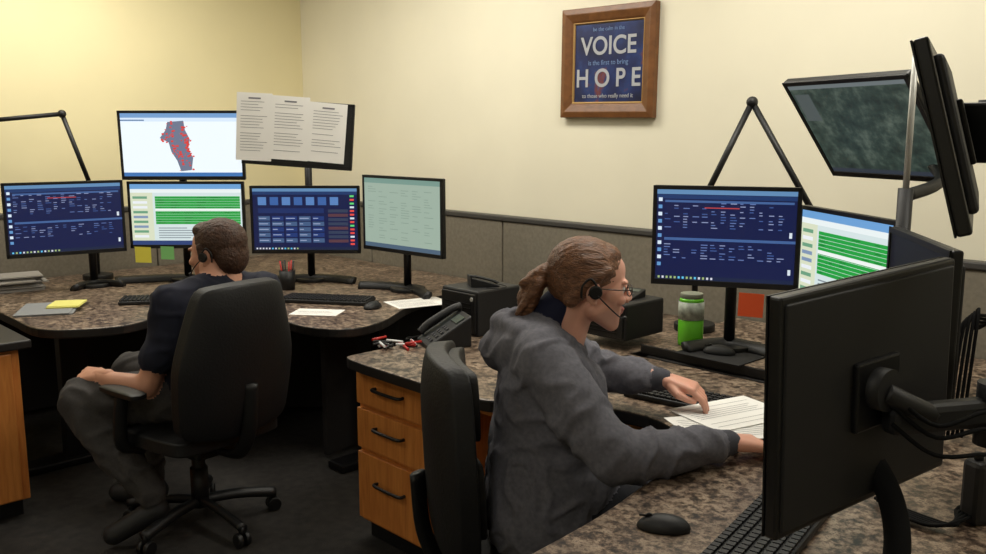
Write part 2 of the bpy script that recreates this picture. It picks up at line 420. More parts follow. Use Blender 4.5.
box('tilt_head',(.895,1.685,z-.01),(.03,.08,.11),BLK2,m2,rot=(0,0,.5),bevel=.006)
z=1.07
cyl('clamp_low',(PX,PY,z-.05),(PX,PY,z+.05),.045,BLK,m2)
box('arm_low_a',((PX+.86)/2,(PY+1.50)/2,z-.02),(.40,.05,.055),BLK2,m2,rot=(0,0,math.atan2(PY-1.50,PX-.86)),bevel=.015)
box('arm_low_b',(.765,1.475,z),(.22,.04,.05),BLK2,m2,rot=(0,0,.25),bevel=.012)
cyl('joint_low',(.87,1.5,z-.06),(.87,1.5,z+.05),.032,BLK2,m2)
cyl('swivel_disc',(.630,1.470,1.125),(.655,1.435,1.125),.036,BLK2,m2)
tube('swivel_neck',[(.65,1.44,1.12),(.69,1.44,1.10),(.74,1.465,1.075)],.018,BLK2,m2)
for k,dz in enumerate((-.02,.01,.03)):
    tube('cable_%d'%k,[(.66,1.43,1.09+dz),(.73,1.42,1.04+dz),(.83,1.45,1.04+dz*1.5),(.95,1.55,.99+dz),(1.08,1.72,1.02+dz)],.0038,CBL,m2)
tube('support_arc',[(.66,1.52,.99),(.68,1.46,.93),(.675,1.41,.86),(.64,1.37,.79),(.57,1.35,.75)],.022,CBL,m2)
box('support_foot',(.60,1.35,.742),(.18,.14,.02),BLK,m2,bevel=.006)

def lamp(name,base,pts,head):
    e=top(name,(0,0,0),0)
    cyl('base',base,(base[0],base[1],base[2]+.03),.08,BLK,e,bevel=.004)
    cyl('post',(base[0],base[1],base[2]+.03),pts[0],.012,BLK,e)
    for i in range(len(pts)-1):
        a=Vector(pts[i]);b=Vector(pts[i+1])
        cyl('arm_%d'%i,a,b,.012,BLK,e)
        ball('joint_%d'%i,b,.022,BLK,e)
    d=Vector(pts[-1]); h=Vector(head)
    cyl('shade',d,h,.03,BLK,e,r1=.07)
    return e
lamp('desk_lamp',(.80,3.50,.765),[(.79,3.5,1.22),(.99,3.5,1.655),(1.24,3.35,1.17)],(1.26,3.34,1.10))
lamp('desk_lamp',(-2.20,4.95,.73),[(-2.19,4.95,1.20),(-2.31,4.9,1.635),(-2.76,4.74,1.585)],(-2.80,4.70,1.51))

# ---------------------------------------------------------------- framed picture
fp=top('framed_poster',(-2.77,3.415,1.865),0,'R')
fp.rotation_euler=(0,.012,0)
w,h,b=.56,.515,.068
def miter(name,w,h,b,y0,y1,m,parent,dome=.006):
    loops=[(w/2,h/2,y0),(w/2,h/2,y1),(w/2-b*.4,h/2-b*.4,y1-dome),(w/2-b*.85,h/2-b*.85,y1+.004),(w/2-b,h/2-b,y1+.010),(w/2-b,h/2-b,y0)]
    V=[];F=[]
    for (x,z,y) in loops: V+=[(-x,y,-z),(x,y,-z),(x,y,z),(-x,y,z)]
    for i in range(len(loops)-1):
        for j in range(4): F.append((i*4+j,i*4+(j+1)%4,(i+1)*4+(j+1)%4,(i+1)*4+j))
    me=bpy.data.meshes.new(name); me.from_pydata(V,[],F)
    return finish(name,me,m,parent,bevel=.003)
miter('frame_moulding',w,h,b,0,-.03,FRW,fp)
GOLD=mat('gold_liner',(176,140,84),.4,metal=.3)
miter('frame_liner',w-2*b+.004,h-2*b+.004,.010,-.004,-.020,GOLD,fp,dome=.002)
pm=bpy.data.materials.new('poster_print'); pm.use_nodes=True
nt=pm.node_tree; bb=nt.nodes['Principled BSDF']; tc=nt.nodes.new('ShaderNodeTexCoord'); n=nt.nodes.new('ShaderNodeTexNoise'); n.inputs['Scale'].default_value=7; n.inputs['Detail'].default_value=4
r=nt.nodes.new('ShaderNodeValToRGB'); e_=r.color_ramp.elements; e_[0].position=.3; e_[0].color=lin((14,18,44)); e_[1].position=.72; e_[1].color=lin((60,80,130))
q=e_.new(.5); q.color=lin((24,38,88)); q=e_.new(.6); q.color=lin((32,54,108)); q=e_.new(.66); q.color=lin((110,54,50))
nt.links.new(tc.outputs['Object'],n.inputs['Vector']); nt.links.new(n.outputs['Fac'],r.inputs['Fac']); nt.links.new(r.outputs[0],bb.inputs['Base Color']); bb.inputs['Roughness'].default_value=.3
rects('print',[(-w/2+b,-h/2+b,w/2-b,h/2-b,pm,0)],fp,M=Matrix.Translation((0,-.012,0)))
def text(name,s,size,loc,m,parent,M=None,sx=1,bold=0.0):
    cu=bpy.data.curves.new(name,'FONT'); cu.body=s; cu.size=size; cu.align_x='CENTER'; cu.align_y='CENTER'; cu.extrude=.0004; cu.offset=bold
    o=bpy.data.objects.new(name,cu); COL.objects.link(o)
    me=bpy.data.meshes.new_from_object(o)
    bpy.data.objects.remove(o); me.materials.clear()
    return finish(name,me,m,parent,M=Matrix.Translation(loc)@Matrix.Rotation(math.pi/2,4,'X')@Matrix.Diagonal((sx,1,1,1)))
WT=mat('poster_white_ink',(170,172,178),.6); LB=mat('poster_blue_ink',(110,136,180),.6)
text('word_a','VOICE',.118,(.0,-.014,.075),WT,fp,sx=.98,bold=.002)
text('word_b','H O P E',.118,(.0,-.014,-.075),WT,fp,sx=.98,bold=.002)
text('line_a','be the calm in the',.026,(0,-.014,.155),LB,fp); text('line_b','is the first to bring',.032,(0,-.014,.0),LB,fp)
text('line_c','to those who really need it',.028,(0,-.014,-.155),WT,fp)

# ---------------------------------------------------------------- chairs
def chair(loc,yaw,back_top=.98,seat=.46,lean=.12,base_yaw=0,armrests=True,bw=.5,taper=0):
    e=top('office_chair',(loc[0],loc[1],0),yaw)
    cushion('seat',(0.0,0,seat-.045),.50,.50,.10,LEA,e)
    bh=back_top-seat+.03
    M=Matrix(((0,0,1,0),(1,0,0,0),(0,1,0,0),(0,0,0,1)))
    M=Matrix.Rotation(-lean,4,'Y')@M
    cx=-.27-math.sin(lean)*bh/2
    cushion('backrest',(cx,0,seat+bh/2-.03),bw,bh,.10,LEA,e,M=M,bend=.045,k=.30,taper=taper)
    cushion('backrest_pad_upper',(cx+.045-math.sin(lean)*bh*.28,0,seat+bh*.76-.02),bw*.8*(1-taper*.6),bh*.36,.06,LEA,e,M=M,bend=.03)
    cushion('backrest_pad_lower',(cx+.045+math.sin(lean)*bh*.2,0,seat+bh*.28),bw*.84,bh*.42,.06,LEA,e,M=M,bend=.03)
    tube('back_bracket',[(-.05,0,seat-.12),(-.25,0,seat-.11),(-.33,0,seat),(-.35,0,seat+.18)],.028,BLK,e,flat=.5)
    box('mechanism',(0,0,seat-.12),(.26,.18,.06),BLK,e,bevel=.015)
    cyl('gas_lift',(0,0,.10),(0,0,seat-.1),.026,MET,e); cyl('gas_cover',(0,0,.08),(0,0,.24),.034,BLK,e)
    if armrests:
        for s in (-1,1):
            tube('arm_support',[(.05,s*.2,seat-.10),(.04,s*.285,seat-.06),(.02,s*.30,seat+.05),(.0,s*.295,seat+.16)],.018,BLK,e,flat=1.4)
            cushion('arm_pad',(0.0,s*.295,seat+.155),.24,.07,.03,BLK,e)
    for k in range(5):
        a=base_yaw+k*2*math.pi/5; c,s=math.cos(a),math.sin(a)
        tube('base_leg_%d'%k,[(0.02*c,.02*s,.105),(.15*c,.15*s,.10),(.30*c,.30*s,.075)],.022,BLK,e,flat=.8)
        cyl('caster_stem_%d'%k,(.29*c,.29*s,.08),(.29*c,.29*s,.04),.012,MET,e)
        for t in (-1,1):
            p=Vector((.29*c,.29*s,.028)); d=Vector((-s,c,0))*t
            cyl('caster_wheel_%d'%k,p+d*.006,p+d*.026,.028,BLK,e,bevel=.004)
    return e
chair((-1.16,3.38),math.atan2(.60,-.78),back_top=1.02,lean=.14,base_yaw=.55,bw=.50,taper=.25)
chair((.145,2.33),math.radians(8),back_top=.985,seat=.47,lean=.05,armrests=False,bw=.44,taper=.1)

# ---------------------------------------------------------------- people
def hullobj(bm,S):
    tmp=bmesh.new()
    for (p,r) in S:
        rr=r if isinstance(r,(tuple,list)) else (r,r,r)
        t2=bmesh.new(); bmesh.ops.create_icosphere(t2,subdivisions=3,radius=1)
        for v in t2.verts: tmp.verts.new((p[0]+v.co.x*rr[0],p[1]+v.co.y*rr[1],p[2]+v.co.z*rr[2]))
        t2.free()
    res=bmesh.ops.convex_hull(tmp,input=tmp.verts[:])
    dele=[g for g in res['geom_interior'] if isinstance(g,bmesh.types.BMVert)]
    if dele: bmesh.ops.delete(tmp,geom=dele,context='VERTS')
    loose=[v for v in tmp.verts if not v.link_faces]
    if loose: bmesh.ops.delete(tmp,geom=loose,context='VERTS')
    bmesh.ops.recalc_face_normals(tmp,faces=tmp.faces)
    me=bpy.data.meshes.new('t'); tmp.to_mesh(me); tmp.free(); bm.from_mesh(me); bpy.data.meshes.remove(me)
def sdf(P,S):
    best=np.full(len(P),1e9)
    sp=[(np.array(p,float),(min(r) if isinstance(r,(tuple,list)) else r)) for p,r in S]
    if len(sp)==1:
        p=S[0][0]; r=S[0][1]; rr=np.array(r if isinstance(r,(tuple,list)) else (r,r,r),float)
        return (np.linalg.norm((P-np.array(p))/rr,axis=1)-1)*rr.min()
    for i in range(len(sp)):
        for j in range(i+1,len(sp)):
            a,ra=sp[i];b,rb=sp[j]; d=b-a; L=(d@d)+1e-9
            t=np.clip(((P-a)@d)/L,0,1)
            dist=np.linalg.norm(P-(a+t[:,None]*d),axis=1)-(ra+(rb-ra)*t)
            best=np.minimum(best,dist)
    return best
def blob(name,prims,mats,parent,voxel=.008,smooth=5,M=None,wr=None):
    bm=bmesh.new()
    for tag,S in prims: hullobj(bm,S)
    me=bpy.data.meshes.new(name); bm.to_mesh(me); bm.free()
    o=bpy.data.objects.new(name,me); COL.objects.link(o)
    rm=o.modifiers.new('r','REMESH'); rm.mode='VOXEL'; rm.voxel_size=voxel
    if smooth:
        sm=o.modifiers.new('s','SMOOTH'); sm.factor=.5; sm.iterations=smooth
    dg=bpy.context.evaluated_depsgraph_get(); dg.update()
    me2=bpy.data.meshes.new_from_object(o.evaluated_get(dg)); bpy.data.objects.remove(o)
    tags=[]; 
    for t,_ in prims:
        if t not in tags: tags.append(t)
    me2.materials.clear()
    for t in tags: me2.materials.append(mats[t])
    C=np.empty(len(me2.polygons)*3); me2.polygons.foreach_get('center',C); C=C.reshape(-1,3)
    best=np.full(len(C),1e9); idx=np.zeros(len(C),int)
    for t,S in prims:
        d=sdf(C,S); m_=d<best; best[m_]=d[m_]; idx[m_]=tags.index(t)
    me2.polygons.foreach_set('material_index',idx)
    me2.polygons.foreach_set('use_smooth',[True]*len(C))
    if wr:
        nv=len(me2.vertices)
        vt=np.zeros(nv,int)
        for p in me2.polygons:
            k=idx[p.index]
            for v in p.vertices: vt[v]=k
        co=np.empty(nv*3); me2.vertices.foreach_get('co',co); co=co.reshape(-1,3)
        no=np.array([tuple(x.vector) for x in me2.vertex_normals])
        for i in range(nv):
            t=tags[vt[i]]
            if t in wr:
                amp,s,st=wr[t]
                c=co[i]
                q=Vector((c[0]*st[0],c[1]*st[1],c[2]*st[2]))*s
                nn=noise.noise(q+Vector((noise.noise(q*.7),noise.noise(q*.6+Vector((5,5,5))),0))*1.3)
                n3=noise.noise(q*2.3)
                co[i]+=no[i]*amp*(1-min(1.2,abs(nn)*4.5)+.25*n3)
        me2.vertices.foreach_set('co',co.ravel())
    me2.name=name; me2.update()
    ob=bpy.data.objects.new(name,me2); COL.objects.link(ob); ob.parent=parent
    if M is not None: ob.matrix_local=M
    return ob
def frame(pos,fwd,up,s=1):
    f=Vector(fwd).normalized(); u=Vector(up); sd=u.cross(f).normalized(); u=f.cross(sd)
    return Matrix((( f.x*s,sd.x*s,u.x*s,pos[0]),(f.y*s,sd.y*s,u.y*s,pos[1]),(f.z*s,sd.z*s,u.z*s,pos[2]),(0,0,0,1)))
SKIN_W=mat('skin_woman',(216,160,138),.5,noise_scale=12,noise_amt=.06)
SKIN_M=mat('skin_man',(206,150,124),.5,noise_scale=12,noise_amt=.06)
LIP=mat('lips',(182,110,100),.5)
SKIN_W.node_tree.nodes['Principled BSDF'].inputs['Subsurface Weight'].default_value=.08
def head_prims(male=False):
    j=1.08 if male else 1.0
    return [('skin',[((-.012,0,.035),(.096,.074,.084))]),
    ('skin',[((.040,0,.045),.045),((.045,.026,-.015),.036),((.045,-.026,-.015),.036),((.030,0,-.02),.05)]),
    ('skin',[((.045,.02,-.03),.036),((.045,-.02,-.03),.036),((.068,0,-.092),.020*j),((0,.046*j,-.055),.020),((0,-.046*j,-.055),.020)]),
    ('skin',[((.086,0,.012),.0075),((.104,0,-.020),.0105)]),
    ('skin',[((.098,.010,-.026),.0075),((.098,-.010,-.026),.0075),((.078,0,-.022),.012)]),
    ('skin',[((.077,.03,.024),(.010,.022,.007))]),('skin',[((.077,-.03,.024),(.010,.022,.007))]),
    ('skin',[((.066,.040,-.022),(.02,.018,.016))]),('skin',[((.066,-.040,-.022),(.02,.018,.016))]),
    ('lip',[((.0865,0,-.049),(.010,.022,.0055))]),('lip',[((.084,0,-.059),(.010,.019,.0065))]),
    ('skin',[((-.012,.076,-.004),(.018,.007,.030)),]),('skin',[((-.012,-.076,-.004),(.018,.007,.030))]),
    ('skin',[((-.008,.078,-.028),(.010,.006,.010)),]),('skin',[((-.008,-.078,-.028),(.010,.006,.010))]),
    ('skin',[((-.03,0,-.04),.050),((-.055,0,-.16),.056)])]
EYEW=mat('eye_white',(225,220,215),.2); EYEI=mat('eye_iris',(60,70,60),.1); 
def hand_prims(curl=(.35,.4,.45,.5),spread=.06,thumb_in=.0,left=1):
    P=[('skin',[((0,.014,0),.019),((0,-.014,0),.019),((.082,.030,.002),.0125),((.082,-.030,0),.0115),((.05,.0,.002),.017)]),
       ('skin',[((-.05,0,0),.024),((.005,0,0),.023)])]
    ln=[(.042,.026,.020),(.046,.030,.021),(.043,.028,.021),(.033,.021,.018)]
    ys=[.030,.0105,-.010,-.029]
    for k in range(4):
        p=Vector((.080,ys[k],.002)); a=0; r=.0092 if k<3 else .0082
        sp=(1.5-k)*spread
        pts=[p.copy()]
        for s in range(3):
            a+=curl[k]*(1,1.1,.8)[s]
            d=Vector((math.cos(a)*math.cos(sp),math.cos(a)*math.sin(sp),-math.sin(a)))
            p=p+d*ln[k][s]; pts.append(p.copy())
        rs=[r*1.05,r,r*.93,r*.8]
        for s in range(3): P.append(('skin',[(tuple(pts[s]),rs[s]),(tuple(pts[s+1]),rs[s+1])]))
    T=[Vector((.018,.024,-.006)),Vector((.045,.048,-.016)),Vector((.072,.054-thumb_in,-.022)),Vector((.095,.052-thumb_in*1.5,-.026))]
    rs=[.016,.0125,.0105,.0088]
    for s in range(3): P.append(('skin',[(tuple(T[s]),rs[s]),(tuple(T[s+1]),rs[s+1])]))
    return [(t,[((p[0],p[1]*left,p[2]),r) for p,r in S]) for t,S in P]
def glasses(e,M):
    g=bpy.data.objects.new('glasses',None); COL.objects.link(g); g.parent=e; g.matrix_local=M
    GM=mat('glasses_frame',(50,35,32),.3)
    for s in (-1,1):
        pts=[(.094,s*.032+.022*math.cos(t),.004+.015*math.sin(t)) for t in [i*math.pi/8 for i in range(17)]]
        tube('rim',pts,.0014,GM,g,k=1,n=6)
        tube('temple',[(.092,s*.054,.008),(.05,s*.078,.008),(-.01,s*.083,.006),(-.025,s*.082,-.012)],.0016,GM,g,k=3,n=6)
    tube('bridge',[(.095,.010,.006),(.098,0,.009),(.095,-.010,.006)],.0014,GM,g,k=3,n=6)
def eyes(e,M):
    for s in (-1,1):
        q=ball('eyeball',(0,0,0),.0125,EYEW,e); q.matrix_local=M@Matrix.Translation((.070,s*.031,.004))
        q=ball('iris',(0,0,0),(.003,.006,.006),EYEI,e); q.matrix_local=M@Matrix.Translation((.0815,s*.031,.003))
def headset(e,M,side,boom=True):
    g=bpy.data.objects.new('headset',None); COL.objects.link(g); g.parent=e; g.matrix_local=M
    s=side
    cyl('ear_pad',(-.008,s*.080,-.002),(-.008,s*.092,-.002),.017,BLK,g,bevel=.003)
    tube('ear_hook',[(-.008,s*.088,.015),(-.025,s*.086,.03),(-.042,s*.082,.01),(-.040,s*.08,-.02)],.003,BLK,g)
    if boom: tube('mic_boom',[(-.004,s*.092,-.008),(.03,s*.088,-.035),(.07,s*.06,-.062),(.085,s*.045,-.066)],.0018,BLK,g)
    ball('mic_tip',(.087,s*.043,-.066),(.008,.005,.005),BLK,g)

W=top('woman',(0,0,0),0)
HOOD=mat('hoodie_grey',(100,99,107),.95,noise_scale=90,noise_amt=.18,bump=.35,bump_scale=500)
RIB=mat('hoodie_ribbing',(72,72,80),.95,bump=.5,bump_scale=700)
NAVY=mat('shirt_navy',(24,28,56),.9)
JEAN=mat('dark_jeans',(26,27,34),.9,noise_scale=150,noise_amt=.2)
SHOE=mat('shoe_black',(24,24,26),.6)
wb=[('hood',[((.125,2.23,.56),.145),((.125,2.45,.56),.145),((.145,2.25,.70),.15),((.145,2.44,.70),.15)]),
    ('hood',[((.20,2.26,.66),.14),((.20,2.42,.66),.14)]),
    ('hood',[((.145,2.26,.70),.15),((.145,2.44,.70),.15),((.145,2.25,.88),.125),((.145,2.45,.88),.125)]),
    ('hood',[((.145,2.25,.88),.125),((.145,2.45,.88),.125),((.12,2.18,.985),.066),((.12,2.52,.985),.066),((.115,2.35,1.0),.08)]),
    ('hood',[((.21,2.29,.86),.09),((.21,2.41,.86),.09)]),
    ('hood',[((.175,2.35,.99),.060),((.15,2.35,1.025),.053)]),
    ('hood',[((.065,2.25,.99),.048),((.020,2.35,.965),.055),((.065,2.45,.99),.048),((.055,2.35,1.04),.038)]),
    ('hood',[((.075,2.245,1.03),.030),((.030,2.35,1.04),.034)]),('hood',[((.030,2.35,1.04),.034),((.075,2.455,1.03),.030)]),
    ('hood',[((.075,2.245,1.03),.030),((.17,2.255,1.02),.026)]),('hood',[((.17,2.255,1.02),.026),((.235,2.33,.965),.022)]),
    ('hood',[((.075,2.455,1.03),.030),((.17,2.445,1.02),.026)]),('hood',[((.17,2.445,1.02),.026),((.235,2.37,.965),.022)]),
    ('hood',[((.13,2.165,.975),.074),((.215,2.075,.865),.070)]),
    ('hood',[((.215,2.075,.865),.070),((.29,2.03,.785),.068)]),
    ('hood',[((.29,2.03,.785),.068),((.43,2.08,.780),.058)]),('hood',[((.43,2.08,.780),.058),((.545,2.135,.780),.043)]),
    ('rib',[((.545,2.135,.780),.038),((.59,2.155,.778),.033)]),
    ('hood',[((.14,2.53,.975),.070),((.31,2.62,.84),.060)]),
    ('hood',[((.31,2.62,.84),.060),((.445,2.555,.835),.046)]),
    ('rib',[((.445,2.555,.835),.038),((.492,2.53,.835),.033)]),
    ('jean',[((.10,2.25,.555),.115),((.46,2.24,.575),.078)]),('jean',[((.10,2.45,.555),.115),((.46,2.46,.575),.078)]),
    ('jean',[((.46,2.24,.575),.074),((.45,2.22,.14),.048)]),('jean',[((.46,2.46,.575),.074),((.45,2.48,.14),.048)]),
    ('shoe',[((.43,2.22,.06),.05),((.60,2.21,.045),.04)]),('shoe',[((.43,2.48,.06),.05),((.60,2.49,.045),.04)]),
    ('navy',[((.145,2.35,1.03),.062),((.175,2.35,1.082),.056)])]
blob('body',wb,{'hood':HOOD,'rib':RIB,'jean':JEAN,'shoe':SHOE,'navy':NAVY},W,voxel=.007,smooth=5,
     wr={'hood':(.0085,10,(1,1,1)),'jean':(.004,10,(1,1,1)),'rib':(.002,60,(1,.2,.2))})
hf=Vector((math.cos(math.radians(8))*math.cos(.12),math.sin(math.radians(8))*math.cos(.12),-math.sin(.12)))
HM=frame((.258,2.35,1.142),hf,(0.05,0,1),1.04)
blob('head',head_prims(),{'skin':SKIN_W,'lip':LIP},W,voxel=.0035,smooth=3,M=HM)
eyes(W,HM); glasses(W,HM); headset(W,HM,-1)
HAIRW=mat('hair_brown_auburn',(112,74,48),.45,noise_scale=30,noise_amt=.5,bump=.8,bump_scale=60,stretch=(1,6,6))
hp=[('h',[((-.022,0,.042),(.098,.080,.084))]),('h',[((.022,0,.081),(.045,.056,.034)),]),
    ('h',[((-.055,0,.015),(.060,.072,.072))]),
    ('h',[((.02,.062,.05),.018),((-.03,.068,.02),.018),((-.06,.055,-.03),.020)]),('h',[((.02,-.062,.05),.018),((-.03,-.068,.02),.018),((-.06,-.055,-.03),.020)]),
    ('h',[((-.095,0,.030),.026),((-.120,0,.025),.020)]),
    ('h',[((-.120,0,.025),.022),((-.142,0,.0),.028)]),('h',[((-.142,0,.0),.028),((-.155,.005,-.045),.029)]),('h',[((-.155,.005,-.045),.029),((-.164,.0,-.105),.010)]),
    ('h',[((-.140,-.02,.0),.016),((-.184,-.02,-.085),.007)]),('h',[((-.140,.02,.0),.016),((-.135,.02,-.095),.008)]),('h',[((-.13,-.01,.03),.014),((-.178,-.01,-.01),.009)])]
blob('hair',hp,{'h':HAIRW},W,voxel=.004,smooth=3,M=HM,wr={'h':(.0018,30,(.35,2,1.2))})
SCR=mat('hair_tie',(30,24,24),.8)
tie=cyl('hair_tie',(-.108,0,.028),(-.120,0,.026),.0275,SCR,W); tie.matrix_local=HM@tie.matrix_local
blob('hand_right',hand_prims(curl=(.22,.25,.28,.32),left=1),{'skin':SKIN_W},W,voxel=.0028,smooth=2,M=frame((.595,2.158,.778),(.93,.36,-.18),(.1,0,1)))
blob('hand_left',hand_prims(curl=(.45,.5,.55,.58),left=-1,thumb_in=.01),{'skin':SKIN_W},W,voxel=.0028,smooth=2,M=frame((.504,2.522,.836),(.93,-.35,-.22),(.25,-.2,1),.95))

Mn=top('man',(0,0,0),0)
TSH=mat('tshirt_navy',(17,20,38),.9,noise_scale=40,noise_amt=.15)
SHO=mat('trousers_grey',(62,59,58),.9,noise_scale=120,noise_amt=.15)
f=Vector((-.74,.67,0)).normalized(); l=Vector((-f.y,f.x,0))
def B(fw,lf,z,c=(-1.06,3.41)): 
    return (c[0]+f.x*fw+l.x*lf,c[1]+f.y*fw+l.y*lf,z)
mb=[('sh',[(B(0,-.10,.56),.135),(B(0,.10,.56),.135),(B(.02,-.09,.72),.13),(B(.02,.09,.72),.13)]),
    ('sh',[(B(.02,-.09,.72),.13),(B(.02,.09,.72),.13),(B(0,-.11,.86),.115),(B(0,.11,.86),.115)]),
    ('sh',[(B(0,-.11,.86),.11),(B(0,.11,.86),.11),(B(.0,.19,.925),.062),(B(.0,-.20,.925),.062),(B(0,0,.95),.07)]),
    ('skin',[(B(.0,0,.95),.060),(B(.02,0,1.03),.054)]),
    ('sh',[(B(0,.20,.92),.070),((-1.215,3.24,.76),.062)]),('sh',[((-1.215,3.24,.76),.066),((-1.238,3.22,.72),.064)]),
    ('skin',[((-1.23,3.22,.74),.046),((-1.27,3.20,.620),.042)]),('skin',[((-1.27,3.20,.620),.042),((-1.40,3.235,.628),.037)]),('skin',[((-1.40,3.235,.628),.037),((-1.475,3.27,.64),.026)]),
    ('sh',[(B(0,-.21,.92),.070),((-1.02,3.78,.72),.055)]),
    ('skin',[((-1.02,3.78,.72),.042),((-1.06,3.82,.66),.040)]),('skin',[((-1.06,3.82,.66),.040),((-1.30,3.76,.66),.027)]),
    ('pant',[((-1.05,3.36,.55),.12),((-1.28,3.30,.55),.100)]),('pant',[((-1.28,3.30,.55),.100),((-1.55,3.28,.545),.085)]),
    ('pant',[((-1.08,3.52,.55),.12),((-1.50,3.62,.565),.078)]),
    ('pant',[((-1.55,3.28,.545),.085),((-1.44,3.24,.38),.074)]),('pant',[((-1.44,3.24,.38),.074),((-1.29,3.22,.20),.052)]),
    ('pant',[((-1.50,3.62,.565),.076),((-1.46,3.60,.36),.066)]),('pant',[((-1.46,3.60,.36),.066),((-1.42,3.58,.13),.048)]),
    ('shoe',[((-1.27,3.22,.135),.045),((-1.42,3.17,.055),.04)]),('shoe',[((-1.41,3.58,.06),.05),((-1.58,3.60,.045),.04)])]
blob('body',mb,{'sh':TSH,'skin':SKIN_M,'pant':SHO,'shoe':SHOE},Mn,voxel=.009,smooth=5,wr={'sh':(.005,10,(1,1,1)),'pant':(.008,11,(1,1,1))})
HM2=frame((-1.075,3.46,1.075),(-.93,.33,-.06),(0,0,1),1.07)
blob('head',head_prims(True),{'skin':SKIN_M,'lip':LIP},Mn,voxel=.0035,smooth=3,M=HM2); eyes(Mn,HM2); headset(Mn,HM2,1)
HAIRM=mat('hair_dark_brown',(66,41,27),.6,noise_scale=60,noise_amt=.35,bump=.8,bump_scale=150)
blob('hair',[('h',[((-.028,0,.047),(.100,.082,.085))]),('h',[((.028,0,.088),(.048,.058,.032))]),('h',[((-.066,0,.0),(.058,.072,.080))]),('h',[((.01,.066,.03),.018),((.008,.072,-.0),.010)]),('h',[((.01,-.066,.03),.018),((.008,-.072,-.0),.010)])],
     {'h':HAIRM},Mn,voxel=.004,smooth=3,M=HM2,wr={'h':(.0015,60,(1,1,1))})
blob('beard',[('h',[((.071,0,-.094),.019),((.03,.036,-.082),.014),((.03,-.036,-.082),.014)]),('h',[((.089,0,-.040),(.008,.024,.0045))])],{'h':HAIRM},Mn,voxel=.003,smooth=2,M=HM2,wr={'h':(.0015,80,(1,1,1))})
blob('hand_left',hand_prims(curl=(.35,.4,.45,.5),left=-1),{'skin':SKIN_M},Mn,voxel=.003,smooth=2,M=frame((-1.478,3.272,.642),(-.9,.4,-.1),(0,-.5,1)))
blob('hand_right',hand_prims(curl=(.35,.4,.45,.5),left=1),{'skin':SKIN_M},Mn,voxel=.003,smooth=2,M=frame((-1.31,3.758,.66),(-.95,-.2,-.15),(0,0,1)))

# ---------------------------------------------------------------- desk items
def flat(name,c,w,d,yaw,m,z,lines=False,th=.0015,n=1):
    e=top(name,(c[0],c[1],z),yaw)
    for i in range(n):
        box('sheet_%d'%i,(random.uniform(-.005,.005)*i,random.uniform(-.005,.005)*i,th/2+i*th),(w,d,th),m,e,rot=(0,0,random.uniform(-.06,.06)*(i>0)),bevel=0)
    if lines:
        y=d/2-.03; L=[]
        zz=n*th+.0006
        while y>-d/2+.03:
            if random.random()<.8: L.append((-w/2+.02,y,w/2-.02-random.uniform(0,.06),y+.002,PTXT,0))
            y-=.014
        rects('print_lines',L,e,M=Matrix.Translation((0,0,zz))@Matrix.Rotation(-math.pi/2,4,'X')@Matrix.Diagonal((1,1,-1,1)))
    return e
def keyboard(c,yaw,z,w=.44,d=.15,rows=5):
    e=top('keyboard',(c[0],c[1],z),yaw); box('tray',(0,0,.010),(w,d,.018),BLK,e,bevel=.005)
    KM=mat('key_black',(26,26,29),.5)
    bm=bmesh.new(); nx=int(w/.0195)
    for r in range(rows+1):
        for k in range(nx):
            x=-w/2+.012+k*(w-.024)/(nx-1); y=-d/2+.015+r*(d-.03)/rows
            g=bmesh.ops.create_cube(bm,size=1)
            for v in g['verts']: v.co=Vector((x+v.co.x*.015,y+v.co.y*.016,.022+v.co.z*.007))
    me=bpy.data.meshes.new('keys'); bm.to_mesh(me); bm.free(); finish('keys',me,KM,e); return e
def mouse(c,yaw,z):
    e=top('computer_mouse',(c[0],c[1],z),yaw)
    bm=bmesh.new(); bmesh.ops.create_uvsphere(bm,u_segments=20,v_segments=12,radius=1)
    for v in bm.verts:
        zz=max(v.co.z,-.15); v.co=Vector((v.co.x*.056*(1),v.co.y*.031*(1-.12*v.co.x),(zz+.15)*.028))
    me=bpy.data.meshes.new('shell'); bm.to_mesh(me); bm.free(); finish('shell',me,BLK2,e,smooth=True)
    cyl('wheel',(.03,-.004,.025),(.03,.004,.025),.008,MET,e)
    box('split',(.033,0,.0275),(.035,.0015,.004),BLK,e,bevel=0)
    return e
keyboard((-.80,4.28),math.radians(-12),.73)
keyboard((-1.62,4.28),math.radians(12),.73,w=.34)
mouse((-.56,4.12),math.radians(60),.73)
flat('paper_sheet',(-.80,4.02),.22,.14,-.15,PAPER,.73,True)
flat('paper_sheet',(-.36,4.25),.28,.2,.5,PAPER,.73,True)
flat('paper_stack',(-2.50,4.62),.27,.20,.6,mat('paper_grey',(150,146,142),.8),.73,n=12,th=.006)
flat('notepad',(-2.05,4.08),.23,.30,.3,mat('folder_grey',(130,132,134),.8),.73,n=3,th=.003)
flat('sticky_pad',(-2.0,4.14),.14,.15,.2,mat('paper_yellow',(220,214,120),.8),.740,n=3,th=.003)
cyl_e=top('desk_toy',(-1.05,4.42,.73),0)
for k in range(4):
    cyl('puck_%d'%k,(-.3+.05*k,.08*math.sin(k),0),(-.3+.05*k,.08*math.sin(k),.03),.02,BLK,cyl_e,bevel=.003)
cu=top('pen_cup',(-1.07,4.62,.73),0)
cyl('cup',(0,0,0),(0,0,.10),.038,BLK,cu,r1=.042)
for k in range(6):
    a=k*1.05; cyl('pen_%d'%k,(.02*math.cos(a),.02*math.sin(a),.03),(.035*math.cos(a),.035*math.sin(a),.15),.004,mat('pen_red',(180,40,36),.4) if k%2 else BLK,cu)
YE=mat('note_yellow',(226,216,80),.8); GN=mat('note_green',(130,200,120),.8); ORG=mat('note_orange',(245,96,48),.8)
